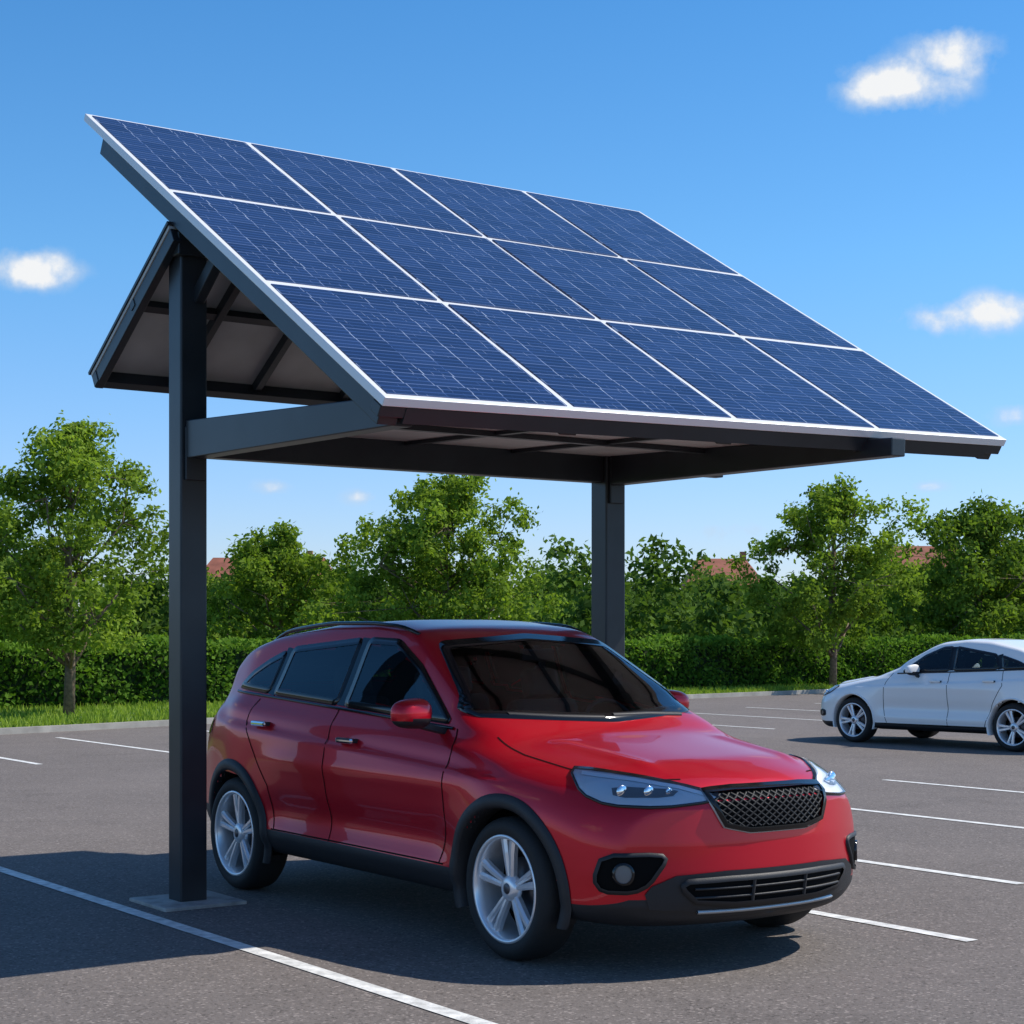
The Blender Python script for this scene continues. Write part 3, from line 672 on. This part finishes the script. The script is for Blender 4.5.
    for xx in (-.36,.36):
        for yy in (2.05+sy,2.95+sy):
            rt=Matrix.Rotation(R(-16),3,'X')
            box('seat_back',(xx,yy+.12,.86+sz),(.46,.14,.62),MT['seat'],root,.05,rt); box('seat_base',(xx,yy-.15,.56+sz),(.48,.5,.16),MT['seat'],root,.05)
            box('head_rest',(xx,yy+.21,1.25+sz),(.24,.09,.17),MT['seat'],root,.035,rt)
    box('dashboard',(0,1.30+sy*.6,.88+sz),(1.35,.42,.22),MT['lining'],root,.06); box('cabin_floor',(0,2.5,.34),(1.3,3.2,.04),MT['lining'],root)
    tp=[(.37+.18*math.cos(a),1.62+sy*.6+.06*math.sin(a),1.0+sz+.17*math.sin(a)) for a in np.linspace(0,2*math.pi,29)]
    V_,F_=tube(tp,[.014]*29,8); mesh_obj('steering_wheel',V_,F_,MT['plastic'],root,True)
    box('mirror_inside',(0,1.80+sy*.6,P['mirz']),(.22,.03,.07),MT['plastic'],root,.012)
    return root
red=dict(L=4.48,w=[(0,.80),(.12,.86),(.3,.90),(.84,.925),(1.5,.905),(2.4,.91),(3.3,.925),(3.8,.92),(4.2,.87),(4.48,.80)],
 zs=[(0,.72),(.25,.82),(.8,.90),(1.3,.98),(2.2,1.03),(3.2,1.09),(3.8,1.14),(4.25,1.08),(4.48,.98)],
 zc=[(0,.82),(.12,.895),(.35,.95),(.8,1.005),(.98,1.03),(1.06,1.05),(1.92,1.54),(2.05,1.58),(2.5,1.62),(3.0,1.605),(3.55,1.545),(3.95,1.46),(4.03,1.42),(4.30,1.17),(4.38,1.09),(4.48,1.0)],
 zl=[(0,.30),(.3,.30),(.5,.34),(1.1,.37),(3.3,.38),(4,.43),(4.48,.48)],zb=[(0,.21),(.5,.22),(4,.24),(4.48,.32)],hoodz=1.07,zmid=.58,bow=.36,ksc=1.0,ribz=.86,
 face=[(.2,.09),(.32,.02),(.45,.0),(.6,.01),(.75,.025),(.86,.06),(.95,.12)],
 win=[[(1.50,1.09),(2.535,1.142),(2.515,1.505),(2.22,1.495),(1.93,1.365)],[(2.615,1.147),(3.33,1.185),(3.29,1.448),(2.595,1.503)],[(3.395,1.19),(3.79,1.215),(3.68,1.30),(3.52,1.375),(3.36,1.43)]],
 ws=[(0,1.09),(-.70,1.125),(-.725,1.15),(-.55,1.49),(0,1.53),(.55,1.49),(.725,1.15),(.70,1.125)],wz=1.115,
 rw=[(-.58,1.20),(-.5,1.37),(.5,1.37),(.58,1.20)],wheel_r=.338,ax0=.84,ax1=3.64,track=.80,
 pillar=[[(2.575,1.137),(2.555,1.512)],[(3.362,1.175),(3.325,1.45)]],
 seams=[[(1.42,1.06),(1.36,.95),(1.34,.60),(1.40,.40)],[(2.57,1.12),(2.54,.9),(2.50,.40)],[(3.46,1.15),(3.50,1.02),(3.36,.86),(3.18,.66),(3.12,.41)],[(1.36,.40),(3.15,.41)]],
 beltline=[[(1.45,1.06),(2.4,1.112),(3.2,1.155),(3.80,1.185)]],handles=[(2.33,.945),(3.30,.99)],handle_m=MT['chrome'],
 flare=.062,arch_m=MT['plastic'],paint=MT['red'],mirror=(1.01,1.50,1.14),
 lamp=[(-.92,.915),(-.80,.912),(-.60,.888),(-.42,.857),(-.22,.808),(-.27,.780),(-.50,.758),(-.74,.765),(-.86,.81)],
 drl=[[(-.86,.895),(-.62,.872),(-.42,.842),(-.29,.808)]],tail=[(-.95,1.02),(-.6,1.03),(-.58,.93),(-.92,.90)],
 fog=[(-.76,.555),(-.50,.56),(-.47,.53),(-.55,.42),(-.62,.385),(-.76,.385),(-.80,.44)],fogc=(-.665,.47),
 grille=[(-.355,.825),(.355,.825),(.35,.785),(.28,.652),(-.28,.652),(-.35,.785)],
 valance=[(-.66,.40),(-.50,.475),(.50,.475),(.66,.40),(.62,.29),(-.62,.29)],intake=[(-.47,.44),(.47,.44),(.51,.41),(.42,.325),(-.42,.325),(-.51,.41)],
 skid=[(-.42,.295),(.42,.295)],hood_seam=[[(-.40,.16),(-.60,.26),(-.71,.50),(-.74,.9),(-.72,1.15)]],rails=(2.10,3.80),mirz=1.42)
wht=dict(red)
lx,ly=lot(5.66,5.87)
build_car('red_suv_car',(lx,ly,.004),YAW,red)
wht.update(L=4.35,w=[(0,.72),(.12,.80),(.3,.85),(.84,.88),(1.5,.87),(2.4,.88),(3.3,.88),(3.8,.87),(4.1,.82),(4.35,.74)],
 zs=[(0,.62),(.25,.72),(.8,.84),(1.3,.90),(2.2,.95),(3.2,.99),(3.8,1.02),(4.1,.98),(4.35,.90)],
 zc=[(0,.70),(.12,.78),(.35,.84),(.8,.91),(1.02,.945),(1.10,.96),(1.90,1.37),(2.05,1.42),(2.5,1.46),(2.9,1.44),(3.4,1.34),(3.9,1.16),(4.0,1.10),(4.15,1.07),(4.35,.98)],
 zl=[(0,.26),(1,.26),(3.3,.26),(4.35,.34)],zb=[(0,.18),(.5,.19),(4,.20),(4.35,.26)],hoodz=.98,zmid=.52,bow=.30,ksc=.92,ribz=.78,face=[(.18,.07),(.3,.01),(.42,0),(.55,.01),(.68,.04),(.80,.10)],
 win=[[(1.58,1.00),(2.35,1.03),(2.33,1.345),(2.18,1.335),(1.90,1.22)],[(2.42,1.035),(3.08,1.06),(3.12,1.09),(3.04,1.25),(2.40,1.345)],[(3.19,1.065),(3.58,1.085),(3.40,1.16),(3.13,1.235)]],
 ws=[(0,.995),(-.62,1.02),(-.64,1.04),(-.50,1.34),(0,1.375),(.50,1.34),(.64,1.04),(.62,1.02)],wz=1.02,rw=[(-.52,1.13),(-.46,1.29),(.46,1.29),(.52,1.13)],
 wheel_r=.315,ax0=.82,ax1=3.40,track=.765,pillar=[[(2.385,1.03),(2.365,1.345)],[(3.15,1.06),(3.10,1.25)]],
 seams=[[(1.42,.98),(1.36,.85),(1.34,.50),(1.40,.30)],[(2.38,1.01),(2.40,.8),(2.40,.28)],[(3.20,1.04),(3.25,.85),(3.10,.60),(2.98,.30)],[(1.36,.29),(3.0,.29)]],
 beltline=[[(1.5,.975),(2.4,1.01),(3.1,1.04),(3.6,1.065)]],handles=[(2.20,.86),(3.05,.89)],handle_m=MT['white'],flare=.02,arch_m=MT['white'],paint=MT['white'],mirror=(.96,1.58,1.03),wrot=.4,
 lamp=[(-.88,.79),(-.60,.76),(-.32,.68),(-.38,.63),(-.60,.63),(-.82,.69)],drl=[[(-.82,.765),(-.55,.735),(-.4,.69)]],tail=[(-.90,.96),(-.6,.95),(-.60,.80),(-.90,.84)],
 fog=[(-.78,.44),(-.60,.43),(-.62,.36),(-.78,.36)],fogc=(-.70,.40),
 grille=[(-.32,.66),(.32,.66),(.28,.56),(-.28,.56)],valance=[(-.52,.40),(.52,.40),(.50,.24),(-.50,.24)],intake=[(-.45,.38),(.45,.38),(.40,.27),(-.40,.27)],skid=None,
 hood_seam=[[(-.32,.20),(-.56,.30),(-.68,.55),(-.70,.9),(-.68,1.10)]],rails=None,honey=False,mirz=1.28,sz=-.12,sy=-.05)
build_car('white_hatchback_car',(4.90,25.70,.004),R(220.5),wht)
# ---------------------------------------------------------------- light & sky
sx,sy_=lot(.8,-.34); sd=Vector((sx,sy_,1.0)).normalized(); el=math.asin(sd.z); az=math.atan2(sd.x,sd.y)
sl=bpy.data.lights.new('sun','SUN'); sl.energy=5.0; sl.angle=R(.5); sl.color=(1,.95,.87); so=bpy.data.objects.new('sun',sl); scene.collection.objects.link(so)
so.rotation_euler=sd.to_track_quat('Z','Y').to_euler(); so.location=(20,0,30)
w=bpy.data.worlds.new('World'); scene.world=w; w.use_nodes=True; N=w.node_tree.nodes; L=w.node_tree.links; bg=N['Background']
sk=N.new('ShaderNodeTexSky'); sk.sky_type='NISHITA'; sk.sun_disc=False; sk.sun_elevation=el; sk.sun_rotation=az; sk.air_density=1.0; sk.dust_density=.2; sk.ozone_density=2.5
tc=N.new('ShaderNodeTexCoord'); sp=N.new('ShaderNodeSeparateXYZ'); L.new(tc.outputs['Generated'],sp.inputs[0])
A_=M(N,L,'ARCTAN2',sp.outputs[0],sp.outputs[1]); E_=M(N,L,'ARCSINE',sp.outputs[2])
wb=N.new('ShaderNodeValToRGB'); L.new(M(N,L,'DIVIDE',E_,R(60),clamp=True),wb.inputs[0])
e=wb.color_ramp.elements; e[0].color=(.56,.60,.84,1); e[1].color=(.44,.56,.70,1)
for p_,c_ in ((.08,(.49,.62,.86,1)),(.2,(.39,.68,.88,1)),(.35,(.27,.62,.86,1))):
    k=e.new(p_); k.color=c_
mu=N.new('ShaderNodeMix'); mu.data_type='RGBA'; mu.blend_type='MULTIPLY'; mu.inputs[0].default_value=1; L.new(sk.outputs[0],mu.inputs[6]); L.new(wb.outputs[0],mu.inputs[7])
vm=N.new('ShaderNodeVectorMath'); vm.operation='SCALE'; vm.inputs['Scale'].default_value=1.9; L.new(mu.outputs[2],vm.inputs[0])
nz=N.new('ShaderNodeTexNoise'); nz.inputs['Scale'].default_value=26; nz.inputs['Detail'].default_value=10; nz.inputs['Roughness'].default_value=.58; L.new(tc.outputs['Generated'],nz.inputs[0])
cur=None
for a,e_,wa,we_,den in [(12.6,17.0,2.4,1.0,1),(14.0,17.7,1.7,.95,1),(15.2,10.0,1.7,.75,1),(13.9,9.9,1.7,.6,1),(-15.5,11.3,1.9,.75,1),(16.2,6.8,1.0,.5,.8),(-7.8,4.7,.7,.32,.7),(13.4,4.6,.7,.25,.6),(6.9,3.3,1.8,.45,.62),(-4.8,4.4,.8,.34,.6),(-8.4,2.7,1.8,.4,.45),
                     (40,22,9,3,1),(-45,18,10,3,1),(75,30,9,4,1),(-80,28,10,4,1),(120,16,12,3,1),(170,24,12,4,1),(-130,20,12,4,1)]:
    dx=M(N,L,'DIVIDE',M(N,L,'SUBTRACT',A_,R(a)),R(wa)); dy=M(N,L,'DIVIDE',M(N,L,'SUBTRACT',E_,R(e_)),R(we_))
    d=M(N,L,'SQRT',M(N,L,'ADD',M(N,L,'MULTIPLY',dx,dx),M(N,L,'MULTIPLY',dy,dy)))
    v=M(N,L,'MULTIPLY',M(N,L,'SUBTRACT',1.25,d,clamp=True),den)
    cur=v if cur is None else M(N,L,'MAXIMUM',cur,v)
nn=M(N,L,'MULTIPLY',M(N,L,'SUBTRACT',nz.outputs['Fac'],.5),2.9)
m_=M(N,L,'ADD',M(N,L,'SUBTRACT',cur,.22),nn); m_=M(N,L,'MULTIPLY',m_,1.2,clamp=True)
m_=M(N,L,'MULTIPLY',m_,M(N,L,'MULTIPLY',cur,1.9,clamp=True),clamp=True)
gt=N.new('ShaderNodeValToRGB'); gt.color_ramp.elements[0].color=(5.6,6.8,8.3,1); gt.color_ramp.elements[1].color=(9.0,9.15,9.3,1); gt.color_ramp.elements[0].position=.3;gt.color_ramp.elements[1].position=.95
L.new(m_,gt.inputs[0])
mx=N.new('ShaderNodeMix'); mx.data_type='RGBA'; L.new(m_,mx.inputs[0]); L.new(vm.outputs[0],mx.inputs[6]); L.new(gt.outputs[0],mx.inputs[7])
L.new(mx.outputs[2],bg.inputs[0]); bg.inputs[1].default_value=.10
# ---------------------------------------------------------------- camera
cd=bpy.data.cameras.new('camera'); cd.sensor_width=36; cd.lens=1750/1024*36; cd.shift_y=(632-512)/1024; cd.clip_end=4000
co=bpy.data.objects.new('camera',cd); scene.collection.objects.link(co); co.location=(0,0,1.55); co.rotation_euler=(R(90),0,0); scene.camera=co
scene.view_settings.view_transform='Standard'; scene.view_settings.look='None'; scene.view_settings.exposure=0
